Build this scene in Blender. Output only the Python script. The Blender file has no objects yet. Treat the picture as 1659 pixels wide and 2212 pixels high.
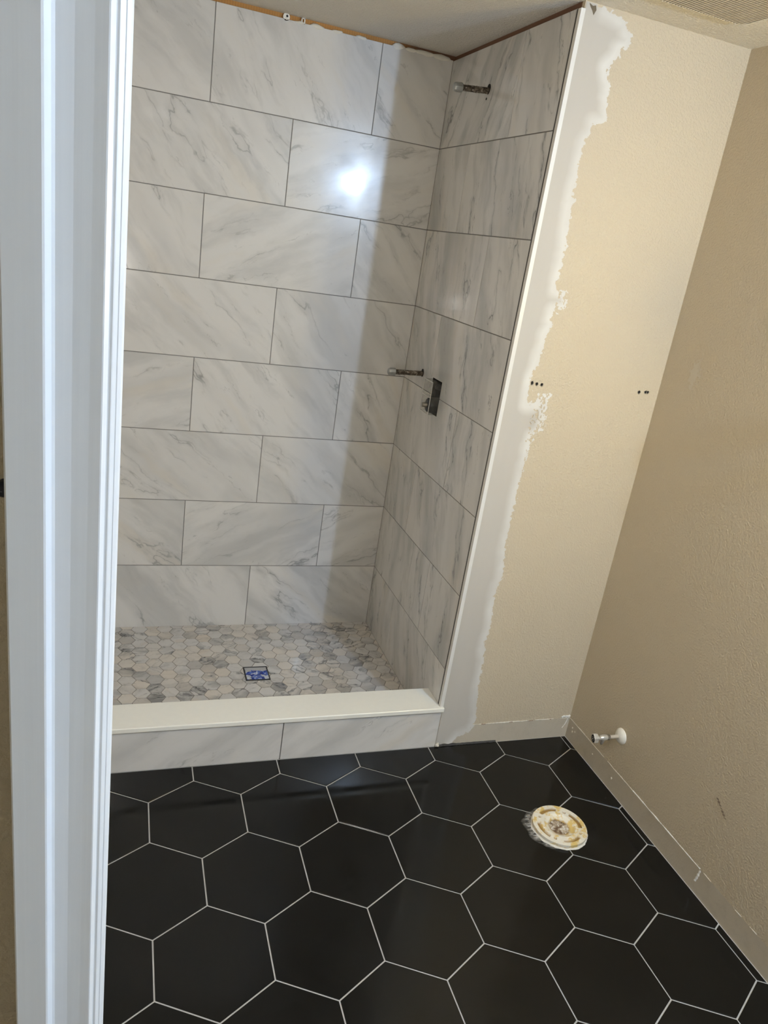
import bpy, bmesh, math, random
import numpy as np
from mathutils import Matrix, Vector, noise
random.seed(7)
S = bpy.context.scene
COL = S.collection
PI = math.pi
# ------------------------------------------------------------------ camera
W_IMG, F_PX = 1659.0, 1630.4655
cam_d = bpy.data.cameras.new('camera')
cam_d.sensor_fit = 'HORIZONTAL'; cam_d.sensor_width = 36.0
cam_d.lens = 36.0 * F_PX / W_IMG
cam_d.clip_start = 0.02; cam_d.clip_end = 50
cam = bpy.data.objects.new('camera', cam_d); COL.objects.link(cam)
CX, CY, CZ = -1.1532, -2.1654, 1.7599
RM = ((0.94209433, -0.02791646, -0.33418400),
      (-0.30184257, 0.36360647, -0.88129530),
      (0.14611411, 0.93113426, 0.33412521))
m = Matrix.Identity(4)
for r in range(3):
    for c in range(3):
        m[r][c] = RM[r][c]
m.translation = (CX, CY, CZ)
cam.matrix_world = m
S.camera = cam
# ------------------------------------------------------------------ world, exposure, lamp levels
wd = bpy.data.worlds.new('world'); S.world = wd; wd.use_nodes = True
wd.node_tree.nodes['Background'].inputs[0].default_value = (0.9, 0.95, 1.0, 1)
wd.node_tree.nodes['Background'].inputs[1].default_value = 0.02
S.view_settings.view_transform = 'Standard'; S.view_settings.look = 'None'
S.view_settings.exposure = 0.08; S.view_settings.gamma = 1.0
S.view_settings.use_curve_mapping = False
WARM = ((1.0, 0.74, 0.20), 420.0)      # two small warm bulbs of the wall sconce
COOL = ((0.525, 0.715, 1.0), 2180.0)   # bare cool LED bulb beside the camera
INNER_FILL = ((1.0, 0.965, 0.92), 122.0)    # added fill globe, unseen behind the casing wall
HALL_FILL = ((1.0, 0.95, 0.88), 2.0)       # added ceiling fill, unseen behind the camera
# ------------------------------------------------------------------ dimensions (metres)
D = 0.8894          # shower back wall
RWX = 0.5873        # right wall
H = 2.450           # ceiling
FY = -0.018         # beige wall face
Z7, P = 0.3274, 0.3
PAN = 0.031
LX = -1.50          # left end of the shower
TG = 0.0015         # half grout gap
# ------------------------------------------------------------------ helpers
def link(o, parent=None):
    COL.objects.link(o)
    if parent is not None: o.parent = parent
    return o
def tag(o, label=None, cat=None, group=None, kind=None):
    if label: o['label'] = label
    if cat: o['category'] = cat
    if group: o['group'] = group
    if kind: o['kind'] = kind
    return o
def empty(name, loc=(0, 0, 0)):
    o = bpy.data.objects.new(name, None); o.location = loc; o.empty_display_size = .05
    COL.objects.link(o); return o
def obj(name, bm, mat, parent=None, smooth=False, mw=None):
    me = bpy.data.meshes.new(name); bm.normal_update(); bm.to_mesh(me); bm.free()
    if smooth:
        for p in me.polygons: p.use_smooth = True
    me.materials.append(mat)
    o = bpy.data.objects.new(name, me)
    if mw is not None: o.matrix_world = mw
    link(o, parent)
    if parent is not None and parent.type == 'EMPTY' and parent.location.length > 0 and mw is None:
        # geometry given in world coordinates: move it into the parent's frame
        me.transform(Matrix.Translation(-parent.location))
    return o
def bx(bm, x0, x1, y0, y1, z0, z1, bev=0.0):
    v = [bm.verts.new(c) for c in ((x0,y0,z0),(x1,y0,z0),(x1,y1,z0),(x0,y1,z0),(x0,y0,z1),(x1,y0,z1),(x1,y1,z1),(x0,y1,z1))]
    f = [bm.faces.new([v[i] for i in q]) for q in ((3,2,1,0),(4,5,6,7),(0,1,5,4),(1,2,6,5),(2,3,7,6),(3,0,4,7))]
    if bev:
        es = list({e for q in f for e in q.edges})
        bmesh.ops.bevel(bm, geom=es, offset=bev, segments=2, affect='EDGES', profile=.6)
    return bm
def box(x0, x1, y0, y1, z0, z1, bev=0.0): return bx(bmesh.new(), x0, x1, y0, y1, z0, z1, bev)
def lathe(bm, prof, n=32, M=None):
    """prof: (radius, height) list along +Z; closes radius-0 ends."""
    rings = []
    for r, h in prof:
        if r < 1e-6: rings.append([bm.verts.new((0, 0, h))])
        else: rings.append([bm.verts.new((r*math.cos(2*PI*k/n), r*math.sin(2*PI*k/n), h)) for k in range(n)])
    for a, b in zip(rings, rings[1:]):
        for k in range(n):
            k2 = (k+1) % n
            if len(a) == 1 and len(b) == 1: continue
            if len(a) == 1: bm.faces.new((a[0], b[k2], b[k]))
            elif len(b) == 1: bm.faces.new((a[k], a[k2], b[0]))
            else: bm.faces.new((a[k], a[k2], b[k2], b[k]))
    if M is not None: bmesh.ops.transform(bm, matrix=M, verts=[v for r in rings for v in r])
    return bm
def frame(origin, zdir):
    z = Vector(zdir).normalized()
    up = Vector((0, 0, 1)) if abs(z.z) < .9 else Vector((0, 1, 0))
    x = up.cross(z).normalized(); y = z.cross(x)
    M = Matrix((x, y, z)).transposed().to_4x4(); M.translation = origin
    return M
def clip(poly, a, b, c):
    """keep a*x+b*y<=c"""
    out = []
    for i in range(len(poly)):
        p, q = poly[i], poly[(i+1) % len(poly)]
        dp, dq = a*p[0]+b*p[1]-c, a*q[0]+b*q[1]-c
        if dp <= 0: out.append(p)
        if (dp < 0 < dq) or (dq < 0 < dp):
            t = dp/(dp-dq); out.append((p[0]+t*(q[0]-p[0]), p[1]+t*(q[1]-p[1])))
    return out
def area(poly): return .5*sum(p[0]*q[1]-q[0]*p[1] for p, q in zip(poly, poly[1:]+poly[:1]))
def inset(poly, d):
    n = len(poly); out = []
    for i in range(n):
        p0, p1, p2 = Vector(poly[i-1]), Vector(poly[i]), Vector(poly[(i+1) % n])
        e1, e2 = (p1-p0), (p2-p1)
        if e1.length < 1e-6 or e2.length < 1e-6: out.append(tuple(p1)); continue
        e1.normalize(); e2.normalize()
        n1, n2 = Vector((-e1.y, e1.x)), Vector((-e2.y, e2.x))
        b = n1+n2
        k = d/max(.3, (1+n1.dot(n2)))
        out.append(tuple(p1+b*k))
    return out
def slab_mesh(poly, t, ch=.0008):
    """CCW polygon in local xy, front face at z=0, thickness t to -z, chamfered front edge."""
    bm = bmesh.new()
    ip = inset(poly, ch) if ch else poly
    f = [bm.verts.new((x, y, 0)) for x, y in ip]
    s = [bm.verts.new((x, y, -ch if ch else -1e-5)) for x, y in poly]
    b = [bm.verts.new((x, y, -t)) for x, y in poly]
    n = len(poly)
    bm.faces.new(f)
    for i in range(n):
        j = (i+1) % n
        bm.faces.new((s[i], s[j], f[j], f[i])); bm.faces.new((b[i], b[j], s[j], s[i]))
    bm.faces.new(list(reversed(b)))
    return bm
def poly_obj(name, poly, t, M, mat, parent, ch=.0008, color=None):
    """M maps local xy plane to the world; polygon recentred so the object origin is on the piece."""
    cx = sum(p[0] for p in poly)/len(poly); cy = sum(p[1] for p in poly)/len(poly)
    bm = slab_mesh([(x-cx, y-cy) for x, y in poly], t, ch)
    o = obj(name, bm, mat, None, mw=M @ Matrix.Translation((cx, cy, 0)))
    o.parent = parent
    if color: o.color = color
    return o
# ------------------------------------------------------------------ materials
def nt(name):
    mt = bpy.data.materials.new(name); mt.use_nodes = True
    t = mt.node_tree; b = t.nodes['Principled BSDF']
    return mt, t, b
class G:
    def __init__(s, t): s.t = t
    def n(s, ty, **kw):
        x = s.t.nodes.new(ty)
        for k, v in kw.items(): setattr(x, k, v)
        return x
    def l(s, a, b): s.t.links.new(a, b)
    def noise(s, vec, scale, detail=4, rough=.5, dist=0):
        x = s.n('ShaderNodeTexNoise'); x.inputs['Scale'].default_value = scale; x.inputs['Detail'].default_value = detail
        x.inputs['Roughness'].default_value = rough; x.inputs['Distortion'].default_value = dist
        if vec is not None: s.l(vec, x.inputs['Vector'])
        return x.outputs['Fac']
    def ramp(s, fac, a, b, va=0.0, vb=1.0):
        x = s.n('ShaderNodeMapRange'); x.interpolation_type = 'SMOOTHSTEP'
        s.l(fac, x.inputs['Value'])
        for k, v in zip(('From Min', 'From Max', 'To Min', 'To Max'), (a, b, va, vb)): x.inputs[k].default_value = v
        return x.outputs['Result']
    def math(s, op, a, b=None, c=None):
        x = s.n('ShaderNodeMath', operation=op)
        for i, v in enumerate((a, b, c)):
            if v is None: continue
            if isinstance(v, (int, float)): x.inputs[i].default_value = v
            else: s.l(v, x.inputs[i])
        return x.outputs[0]
    def mix(s, fac, a, b):
        x = s.n('ShaderNodeMix', data_type='RGBA')
        for i, v in ((0, fac), (6, a), (7, b)):
            if isinstance(v, (int, float)): x.inputs[i].default_value = v
            elif isinstance(v, tuple): x.inputs[i].default_value = (*v, 1) if len(v) == 3 else v
            else: s.l(v, x.inputs[i])
        return x.outputs[2]
    def obco(s): return s.n('ShaderNodeTexCoord').outputs['Object']
    def bump(s, h, strength, dist=.001):
        x = s.n('ShaderNodeBump'); x.inputs['Strength'].default_value = strength; x.inputs['Distance'].default_value = dist
        s.l(h, x.inputs['Height']); return x.outputs['Normal']
def plain(name, col, rough=.5, metal=0.0, var=.06, scale=30, bump=0.0, bscale=200, bdist=.001, spec=None):
    mt, t, b = nt(name); g = G(t); v = g.obco()
    nz = g.noise(v, scale, 4)
    d = tuple(max(0, c*(1-var)) for c in col); u = tuple(min(1, c*(1+var)) for c in col)
    g.l(g.mix(nz, d, u), b.inputs['Base Color'])
    b.inputs['Roughness'].default_value = rough; b.inputs['Metallic'].default_value = metal
    if spec is not None: b.inputs['Specular IOR Level'].default_value = spec
    if bump: g.l(g.bump(g.noise(v, bscale, 3), bump, bdist), b.inputs['Normal'])
    return mt
def emit(name, col, s):
    mt, t, b = nt(name)
    b.inputs['Base Color'].default_value = (.9, .9, .9, 1)
    b.inputs['Emission Color'].default_value = (*col, 1); b.inputs['Emission Strength'].default_value = s
    return mt
def marble(name, base, grey, vein, warm, stretch=.17, rough=.20, cs=13.0, vs=8.0, amt=.82, vamt=.62, warp=.45, cream=None, coat=.5, halo_amt=.42, mo=0.0):
    """object colour: r = vein direction / pi, g = seed, b = how strongly this tile is veined"""
    mt, t, b = nt(name); g = G(t)
    v = g.obco()
    oi = g.n('ShaderNodeObjectInfo'); sep = g.n('ShaderNodeSeparateColor'); g.l(oi.outputs['Color'], sep.inputs[0])
    ang = g.math('MULTIPLY', sep.outputs[0], PI)
    ro = g.n('ShaderNodeVectorRotate', rotation_type='Z_AXIS'); g.l(v, ro.inputs['Vector']); g.l(ang, ro.inputs['Angle'])
    sd = g.math('MULTIPLY', sep.outputs[1], 40.0)
    cz = g.n('ShaderNodeCombineXYZ'); g.l(sd, cz.inputs[2]); g.l(sd, cz.inputs[0])
    ad = g.n('ShaderNodeVectorMath', operation='ADD'); g.l(ro.outputs[0], ad.inputs[0]); g.l(cz.outputs[0], ad.inputs[1])
    def warped(scale, amp, detail):
        wn = g.n('ShaderNodeTexNoise'); wn.inputs['Scale'].default_value = scale; wn.inputs['Detail'].default_value = detail
        g.l(ad.outputs[0], wn.inputs['Vector'])
        ws = g.n('ShaderNodeVectorMath', operation='SUBTRACT'); g.l(wn.outputs['Color'], ws.inputs[0]); ws.inputs[1].default_value = (.5, .5, .5)
        wm = g.n('ShaderNodeVectorMath', operation='SCALE'); g.l(ws.outputs[0], wm.inputs[0]); wm.inputs['Scale'].default_value = amp
        wa = g.n('ShaderNodeVectorMath', operation='ADD'); g.l(ad.outputs[0], wa.inputs[0]); g.l(wm.outputs[0], wa.inputs[1])
        st = g.n('ShaderNodeVectorMath', operation='MULTIPLY'); g.l(wa.outputs[0], st.inputs[0]); st.inputs[1].default_value = (1, stretch, 1)
        return st.outputs[0]
    s1 = warped(cs*.45, warp/cs*2.2, 3)
    s2 = warped(cs*.8, warp/cs*1.7, 5)
    k = sep.outputs[2]
    cloud = g.ramp(g.noise(s1, cs, 5, .55), .46, .72)
    broad = g.ramp(g.noise(s1, cs*.42, 3, .5), .45, .70)
    vn = g.noise(s2, vs, 4, .5)
    rid = g.math('ABSOLUTE', g.math('SUBTRACT', vn, .5))
    line = g.ramp(rid, 0.0, .010, 1, 0)
    halo = g.ramp(rid, 0.0, .060, 1, 0)
    vn2 = g.noise(s2, vs*2.1, 5, .55)
    rid2 = g.math('ABSOLUTE', g.math('SUBTRACT', vn2, .53))
    line2 = g.ramp(rid2, 0.0, .012, 1, 0)
    msk = g.ramp(g.noise(s2, cs*.9, 4, .6), .47-mo, .64-mo)
    msk2 = g.ramp(g.noise(s1, cs*1.6, 4, .6), .54, .68)
    if cream:
        rnd = oi.outputs['Random']
        base = g.mix(g.ramp(rnd, .25, 1.0), base, cream)
        base = g.mix(g.math('MULTIPLY', g.ramp(sep.outputs[1], .80, .98), .38), base, grey)
    m3 = lambda *x: g.math('MULTIPLY', x[0], x[1]) if len(x) == 2 else g.math('MULTIPLY', g.math('MULTIPLY', x[0], x[1]), x[2])
    c = g.mix(m3(broad, amt*.72, k), base, grey)
    c = g.mix(m3(cloud, amt*.60, k), c, grey)
    c = g.mix(g.math('MULTIPLY', g.ramp(g.noise(s1, cs*.7, 2), .56, .74), .40), c, warm)
    c = g.mix(m3(g.math('MULTIPLY', halo, msk), halo_amt, k), c, grey)
    c = g.mix(m3(g.math('MULTIPLY', line, msk), vamt, k), c, vein)
    c = g.mix(m3(g.math('MULTIPLY', line2, msk2), vamt*.75, k), c, vein)
    g.l(c, b.inputs['Base Color'])
    g.l(g.ramp(g.noise(v, 9, 4), .3, .75, rough*.85, rough*1.35), b.inputs['Roughness'])
    b.inputs['IOR'].default_value = 1.45; b.inputs['Specular IOR Level'].default_value = .35
    b.inputs['Coat Weight'].default_value = coat; b.inputs['Coat Roughness'].default_value = .06
    return mt
M = {}
M['marble'] = marble('marble_tile', (.685, .67, .65), (.43, .43, .425), (.22, .22, .215), (.68, .625, .54))
M['mosaic'] = marble('marble_mosaic', (.62, .605, .585), (.235, .23, .225), (.085, .085, .085), (.62, .53, .43), stretch=.22, rough=.30, cs=26, vs=15, amt=.9, vamt=.95, cream=(.655, .605, .54), coat=.25, halo_amt=.95, mo=.05, warp=.7)
M['grout_grey'] = plain('grey_grout', (.20, .19, .18), .85)
M['grout_pan'] = plain('pan_grout', (.22, .20, .18), .85)
M['grout_white'] = plain('light_grout', (.47, .46, .445), .8)
def black_tile():
    mt, t, b = nt('black_tile'); g = G(t); v = g.obco()
    w = g.n('ShaderNodeNewGeometry').outputs['Position']
    sm = g.noise(w, 3.2, 5, .6)
    g.l(g.mix(g.ramp(sm, .35, .75), (.0060, .0060, .0054), (.0090, .0087, .0078)), b.inputs['Base Color'])
    g.l(g.ramp(g.noise(w, 5.0, 6, .65, .6), .35, .70, .09, .24), b.inputs['Roughness'])
    b.inputs['IOR'].default_value = 1.5; b.inputs['Specular IOR Level'].default_value = .30
    g.l(g.bump(g.noise(w, 7, 2), .12, .002), b.inputs['Normal'])
    return mt
M['black'] = black_tile()
def wall_paint(name, col, low, pk=.52, bscale=150.0, bdist=.0022, lowz=.086):
    mt, t, b = nt(name); g = G(t)
    w = g.n('ShaderNodeNewGeometry').outputs['Position']
    sp = g.n('ShaderNodeSeparateXYZ'); g.l(w, sp.inputs[0])
    nz = g.noise(w, 3, 4)
    c = g.mix(nz, tuple(x*.97 for x in col), tuple(min(1, x*1.03) for x in col))
    lown = g.math('ADD', sp.outputs[2], g.math('MULTIPLY', g.math('SUBTRACT', g.noise(w, 40, 4), .5), .004))
    lowm = g.ramp(lown, lowz-.0008, lowz+.0008, 1, 0)
    dirt = g.ramp(g.noise(w, 30, 5, .6), .45, .75, 0, .35)
    lc = g.mix(dirt, low, tuple(x*.75 for x in low))
    g.l(g.mix(lowm, c, lc), b.inputs['Base Color'])
    b.inputs['Roughness'].default_value = .48; b.inputs['Specular IOR Level'].default_value = .4
    h = g.math('ADD', g.ramp(g.noise(w, bscale, 3, .55), .35, .75), g.math('MULTIPLY', g.noise(w, bscale*.3, 2), .5))
    bs = g.n('ShaderNodeBump'); bs.inputs['Distance'].default_value = bdist
    g.l(g.ramp(lown, lowz-.001, lowz+.001, pk*.15, pk), bs.inputs['Strength']); g.l(h, bs.inputs['Height'])
    g.l(bs.outputs[0], b.inputs['Normal'])
    return mt
M['beige'] = wall_paint('beige_paint', (.580, .500, .375), (.540, .485, .395))
M['beige_hall'] = wall_paint('beige_paint_hall', (.580, .500, .375), (.540, .485, .395))
def ceiling_mat():
    mt, t, b = nt('ceiling_paint'); g = G(t); v = g.obco()
    g.l(g.mix(g.noise(v, 4, 3), (.80, .75, .67), (.85, .80, .715)), b.inputs['Base Color']); b.inputs['Roughness'].default_value = .85
    h = g.math('SUBTRACT', g.ramp(g.noise(v, 120, 3, .6), .40, .62), g.math('MULTIPLY', g.ramp(g.noise(v, 190, 2, .5, .8), .60, .68), 1.4))
    g.l(g.bump(h, .75, .004), b.inputs['Normal'])
    return mt
M['ceiling'] = ceiling_mat()
M['backer'] = None
def backer():
    mt, t, b = nt('orange_backer'); g = G(t); v = g.n('ShaderNodeNewGeometry').outputs['Position']
    sp = g.n('ShaderNodeSeparateXYZ'); g.l(v, sp.inputs[0])
    s = g.math('FRACT', g.math('MULTIPLY', g.math('ADD', sp.outputs[0], sp.outputs[1]), 110.0))
    ln = g.ramp(s, 0.0, .16, 1, 0)
    c = g.mix(g.noise(v, 12, 5), (.40, .19, .055), (.52, .27, .085))
    c = g.mix(g.math('MULTIPLY', ln, .7), c, (.16, .07, .02))
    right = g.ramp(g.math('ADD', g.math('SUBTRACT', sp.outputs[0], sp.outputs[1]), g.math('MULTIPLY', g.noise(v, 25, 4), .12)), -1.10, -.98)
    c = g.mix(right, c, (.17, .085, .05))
    g.l(c, b.inputs['Base Color']); b.inputs['Roughness'].default_value = .85
    return mt
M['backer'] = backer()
M['trim'] = plain('white_trim', (.74, .735, .715), .35, var=.02)
M['dark_edge'] = plain('edge_gap_shade', (.05, .045, .04), .5)
M['sill'] = plain('cream_quartz', (.86, .855, .80), .28, var=.025, scale=60)
def casing_paint():
    mt, t, b = nt('casing_paint'); g = G(t); v = g.obco()
    mp = g.n('ShaderNodeMapping'); mp.inputs['Scale'].default_value = (220, 220, 3); g.l(v, mp.inputs['Vector'])
    br = g.noise(mp.outputs[0], 1.0, 4)
    g.l(g.mix(br, (.70, .71, .73), (.77, .78, .80)), b.inputs['Base Color'])
    b.inputs['Roughness'].default_value = .32
    g.l(g.bump(br, .10, .0008), b.inputs['Normal'])
    return mt
M['casing'] = casing_paint()
M['galv'] = plain('galvanised_steel', (.42, .43, .42), .42, .85, var=.25, scale=80, bump=.3, bscale=300)
def rusty_mat():
    mt, t, b = nt('weathered_pipe'); g = G(t); v = g.obco()
    n1 = g.ramp(g.noise(v, 70, 4, .65), .40, .62); n2 = g.ramp(g.noise(v, 130, 3, .6), .52, .66)
    c = g.mix(n1, (.045, .032, .022), (.20, .165, .125)); c = g.mix(n2, c, (.40, .37, .33))
    g.l(c, b.inputs['Base Color']); b.inputs['Roughness'].default_value = .5; b.inputs['Metallic'].default_value = .35
    g.l(g.bump(g.noise(v, 200, 3), .5, .001), b.inputs['Normal'])
    return mt
M['rusty'] = rusty_mat()
M['hole'] = plain('hole_shade', (.010, .009, .008), .9)  # near-black colour stands in for the shade inside holes
M['plastic_black'] = plain('black_plastic', (.012, .012, .014), .3)
M['chrome'] = plain('worn_chrome', (.66, .64, .60), .34, .55, var=.10, scale=120)
M['chrome_dull'] = plain('dull_nickel', (.27, .25, .22), .40, .7, var=.3, scale=90)
M['white_plastic'] = plain('white_plastic', (.82, .80, .74), .3, var=.02)
M['pipe_paint'] = plain('painted_pipe', (.50, .44, .36), .5)
M['vent'] = plain('vent_plastic', (.68, .61, .51), .5, var=.02)
M['vent_dark'] = plain('vent_gap_shade', (.015, .012, .010), .8)
M['mortar'] = plain('white_mortar', (.72, .69, .62), .9, var=.12, scale=60, bump=.4, bscale=220)
M['caulk'] = plain('old_caulk', (.74, .70, .62), .6, var=.2, scale=120)
M['caulk_white'] = plain('fresh_caulk', (.86, .85, .82), .5, var=.05)
M['caulk_brown'] = plain('torn_paper', (.26, .17, .11), .9, var=.3, scale=150)
M['torn'] = plain('torn_paint', (.50, .45, .36), .8)
M['navy'] = plain('navy_plastic', (.006, .008, .022), .45)
M['brass'] = plain('brushed_nickel_fixture', (.6, .58, .55), .3, 1.0)
def clear_plastic():
    mt, t, b = nt('clear_plastic'); g = G(t)
    out = t.nodes['Material Output']
    tr = g.n('ShaderNodeBsdfTransparent'); tr.inputs[0].default_value = (.93, .93, .92, 1)
    b.inputs['Base Color'].default_value = (.62, .60, .57, 1); b.inputs['Roughness'].default_value = .05
    mx = g.n('ShaderNodeMixShader')
    g.l(g.ramp(g.noise(g.obco(), 60, 4), .3, .7, .02, .10), mx.inputs[0])
    g.l(tr.outputs[0], mx.inputs[1]); g.l(b.outputs[0], mx.inputs[2]); g.l(mx.outputs[0], out.inputs[0])
    return mt
M['clear'] = clear_plastic()
def smear_mat():
    mt, t, b = nt('mortar_haze'); g = G(t); out = t.nodes['Material Output']
    tr = g.n('ShaderNodeBsdfTransparent'); b.inputs['Base Color'].default_value = (.62, .60, .57, 1); b.inputs['Roughness'].default_value = .8
    at = g.n('ShaderNodeAttribute'); at.attribute_name = 'cover'
    mp = g.n('ShaderNodeMapping'); mp.inputs['Scale'].default_value = (30, 95, 30); mp.inputs['Rotation'].default_value = (0, 0, 1.0); g.l(g.obco(), mp.inputs['Vector'])
    nz = g.noise(mp.outputs[0], 1.0, 5, .6)
    f = g.math('MULTIPLY', g.ramp(nz, .35, .70, .05, 1.0), at.outputs['Fac'])
    mx = g.n('ShaderNodeMixShader'); g.l(f, mx.inputs[0]); g.l(tr.outputs[0], mx.inputs[1]); g.l(b.outputs[0], mx.inputs[2]); g.l(mx.outputs[0], out.inputs[0])
    return mt
M['smear'] = smear_mat()
def mud_mat():
    mt, t, b = nt('joint_compound'); g = G(t); v = g.obco()
    at = g.n('ShaderNodeAttribute'); at.attribute_name = 'coat'
    mp = g.n('ShaderNodeMapping'); mp.inputs['Scale'].default_value = (9, 9, 2.0); g.l(v, mp.inputs['Vector'])
    dry = g.mix(g.noise(mp.outputs[0], 1.5, 4), (.49, .465, .425), (.55, .522, .48))
    c = g.mix(at.outputs['Fac'], dry, (.70, .69, .665))
    g.l(c, b.inputs['Base Color']); b.inputs['Roughness'].default_value = .75
    g.l(g.bump(g.noise(mp.outputs[0], 6, 4), .15, .001), b.inputs['Normal'])
    return mt
M['mud'] = mud_mat()
def flange_mat():
    mt, t, b = nt('stained_flange'); g = G(t); v = g.obco()
    at = g.n('ShaderNodeAttribute'); at.attribute_name = 'stain_shade'
    nz = g.noise(v, 38, 5, .6)
    base = g.mix(g.ramp(nz, .48, .62), (.78, .74, .64), (.68, .50, .18))
    base = g.mix(g.ramp(g.noise(v, 90, 4), .60, .75), base, (.86, .83, .76))
    c = g.mix(at.outputs['Fac'], base, g.mix(g.noise(v, 70, 4), (.24, .13, .035), (.42, .27, .08)))
    g.l(c, b.inputs['Base Color']); b.inputs['Roughness'].default_value = .45
    g.l(g.bump(g.noise(v, 160, 4), .3, .001), b.inputs['Normal'])
    return mt
M['flange'] = flange_mat()
def rag_mat():
    mt, t, b = nt('stained_plug'); g = G(t); v = g.obco()
    c = g.mix(g.ramp(g.noise(v, 60, 4, .6), .38, .62), (.13, .075, .04), (.50, .42, .32))
    c = g.mix(g.ramp(g.noise(v, 95, 3), .56, .66), c, (.72, .69, .64))
    g.l(c, b.inputs['Base Color']); b.inputs['Roughness'].default_value = .8
    g.l(g.bump(g.noise(v, 140, 4), .6, .003), b.inputs['Normal'])
    return mt
M['rag'] = rag_mat()
def film_mat():
    mt, t, b = nt('blue_film'); g = G(t); v = g.obco()
    vo = g.n('ShaderNodeTexVoronoi'); vo.inputs['Scale'].default_value = 55; g.l(v, vo.inputs['Vector'])
    n1 = g.noise(v, 42, 3, .6, 1.2)
    sp = g.n('ShaderNodeSeparateColor'); g.l(vo.outputs['Color'], sp.inputs[0])
    f = g.math('ADD', g.math('MULTIPLY', sp.outputs[0], .45), g.math('MULTIPLY', n1, .75))
    c = g.mix(g.ramp(f, .42, .60), (.010, .03, .24), (.09, .16, .50))
    c = g.mix(g.ramp(f, .58, .72), c, (.50, .53, .60))
    # the top third of the plate is bare grey where the film has peeled
    s2 = g.n('ShaderNodeSeparateXYZ'); g.l(v, s2.inputs[0])
    top = g.ramp(g.math('ADD', s2.outputs[1], g.math('MULTIPLY', g.math('SUBTRACT', n1, .5), .06)), .013, .020)
    c = g.mix(top, c, (.40, .40, .41))
    g.l(c, b.inputs['Base Color']); b.inputs['Roughness'].default_value = .25
    return mt
M['film'] = film_mat()
# ------------------------------------------------------------------ setting: floor
floor = obj('floor', box(-2.10, RWX+.10, -3.05, -.015, -.06, -.0022), M['grout_white'])
tag(floor, 'black hexagonal tile floor with light grout lines', 'floor', kind='structure')
HW, HX0, HY0, TH = .2902, -.8872, -.2580, -.0052
HR = HW/math.sqrt(3)
ct, sn = math.cos(TH), math.sin(TH)
GH = .0021
def hex_center(i, j): 
    u, t = HW*i, -1.5*HR*j
    return HX0+ct*u-sn*t, HY0+sn*u+ct*t
flat = Matrix.Identity(4)
for j in range(-1, 10):
    for i2 in range(-6, 8):
        i = i2+(.5 if j % 2 else 0)
        cx, cy = hex_center(i, j)
        rr = HR-GH/math.cos(PI/6)
        poly = []
        for k in range(6):
            a = PI/6+k*PI/3+TH
            poly.append((cx+rr*math.cos(a), cy+rr*math.sin(a)))
        for (a, b, c) in ((1, 0, RWX-.004), (0, 1, -.0215), (-1, 0, 2.08), (0, -1, 3.0)): 
            if poly: poly = clip(poly, a, b, c)
        if len(poly) < 3 or area(poly) < 2e-5: continue
        poly_obj('tile', poly, .006, flat, M['black'], floor, .0007)
# ------------------------------------------------------------------ setting: ceiling and outer walls
ceiling = obj('ceiling', box(-2.10, RWX+.10, -3.05, D+.12, H, H+.08), M['ceiling'])
tag(ceiling, 'off-white textured ceiling', 'ceiling', kind='structure')
wall_right = obj('wall_right', box(RWX, RWX+.10, -3.05, FY+.11, -.06, H), M['beige'])
tag(wall_right, 'beige painted side wall with the water supply valve', 'wall', kind='structure')
wall_rear = obj('wall_rear', box(-2.10, RWX+.10, -3.15, -3.05, -.06, H), M['beige_hall'])
tag(wall_rear, 'beige painted wall opposite the shower', 'wall', kind='structure')
wl = box(-2.10, LX, -1.60, D+.12, -.06, H)              # left end of the shower side
bx(wl, CX-.0580, CX-.0035, -1.710, -1.60, -.06, H)       # stub that carries the door casing
bx(wl, -2.10, CX-.0580, -1.640, -1.60, -.06, H)          # set-back wall beside it
bx(wl, -2.20, -2.10, -3.15, -1.60, -.06, H)
wall_left = obj('wall_left', wl, M['beige_hall'])
tag(wall_left, 'beige wall stub behind the white door casing', 'wall', kind='structure')
# beige partition wall beside the shower
wall_front = obj('wall_front', box(.0105, RWX, FY, FY+.10, -.06, H), M['beige'])
tag(wall_front, 'beige partition wall with white joint compound strip', 'wall', kind='structure')
# ------------------------------------------------------------------ shower back wall
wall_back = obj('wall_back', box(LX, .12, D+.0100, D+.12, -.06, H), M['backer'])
tag(wall_back, 'marble tiled shower wall facing the room', 'wall', kind='structure')
MB = Matrix(((1, 0, 0, 0), (0, 0, -1, D), (0, 1, 0, 0), (0, 0, 0, 1)))   # local x->X, y->Z, normal -> -Y
VA, VB_, VC = -.8826, -.2820, -.5840
ROWZ = [Z7+(7-k)*P for k in range(8)]      # ROWZ[k] = bottom of row k (k=1..7); row 8 sits on the pan
def vein_col(direction, k=None):
    a = direction
    return (a % 1.0, random.random(), random.uniform(.75, 1.15) if k is None else k, 1)
BACK_VEINS = ((.70, .82, .74), (.75, .78, .40), (.80, .37, .75), (.75, .72, .81), (.38, .78, .80), (.75, .71, .74), (.70, .36, .37), (.75, .79, .72))
for row in range(1, 9):
    zt = 2.4335 if row == 1 else Z7+(8-row)*P-TG
    zb = PAN-.004 if row == 8 else Z7+(7-row)*P+TG
    xs = [LX, VA, VB_, -.0005] if row % 2 else [LX, VC-.6016, VC, -.0005]
    for (x0, x1), d in zip(zip(xs, xs[1:]), BACK_VEINS[row-1]):
        g0 = TG if x0 > LX+.01 else 0; g1 = TG if x1 < -.01 else 0
        poly_obj('tile', [(x0+g0, zb), (x1-g1, zb), (x1-g1, zt), (x0+g0, zt)], .0095, MB, M['marble'], wall_back, .0006, vein_col(d))
# grout behind the tile joints (wall body is orange board, only bare above the tiles)
g = obj('grout', box(LX, -.0005, D+.0015, D+.0105, PAN-.01, 2.4300), M['grout_grey'], wall_back)
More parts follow.
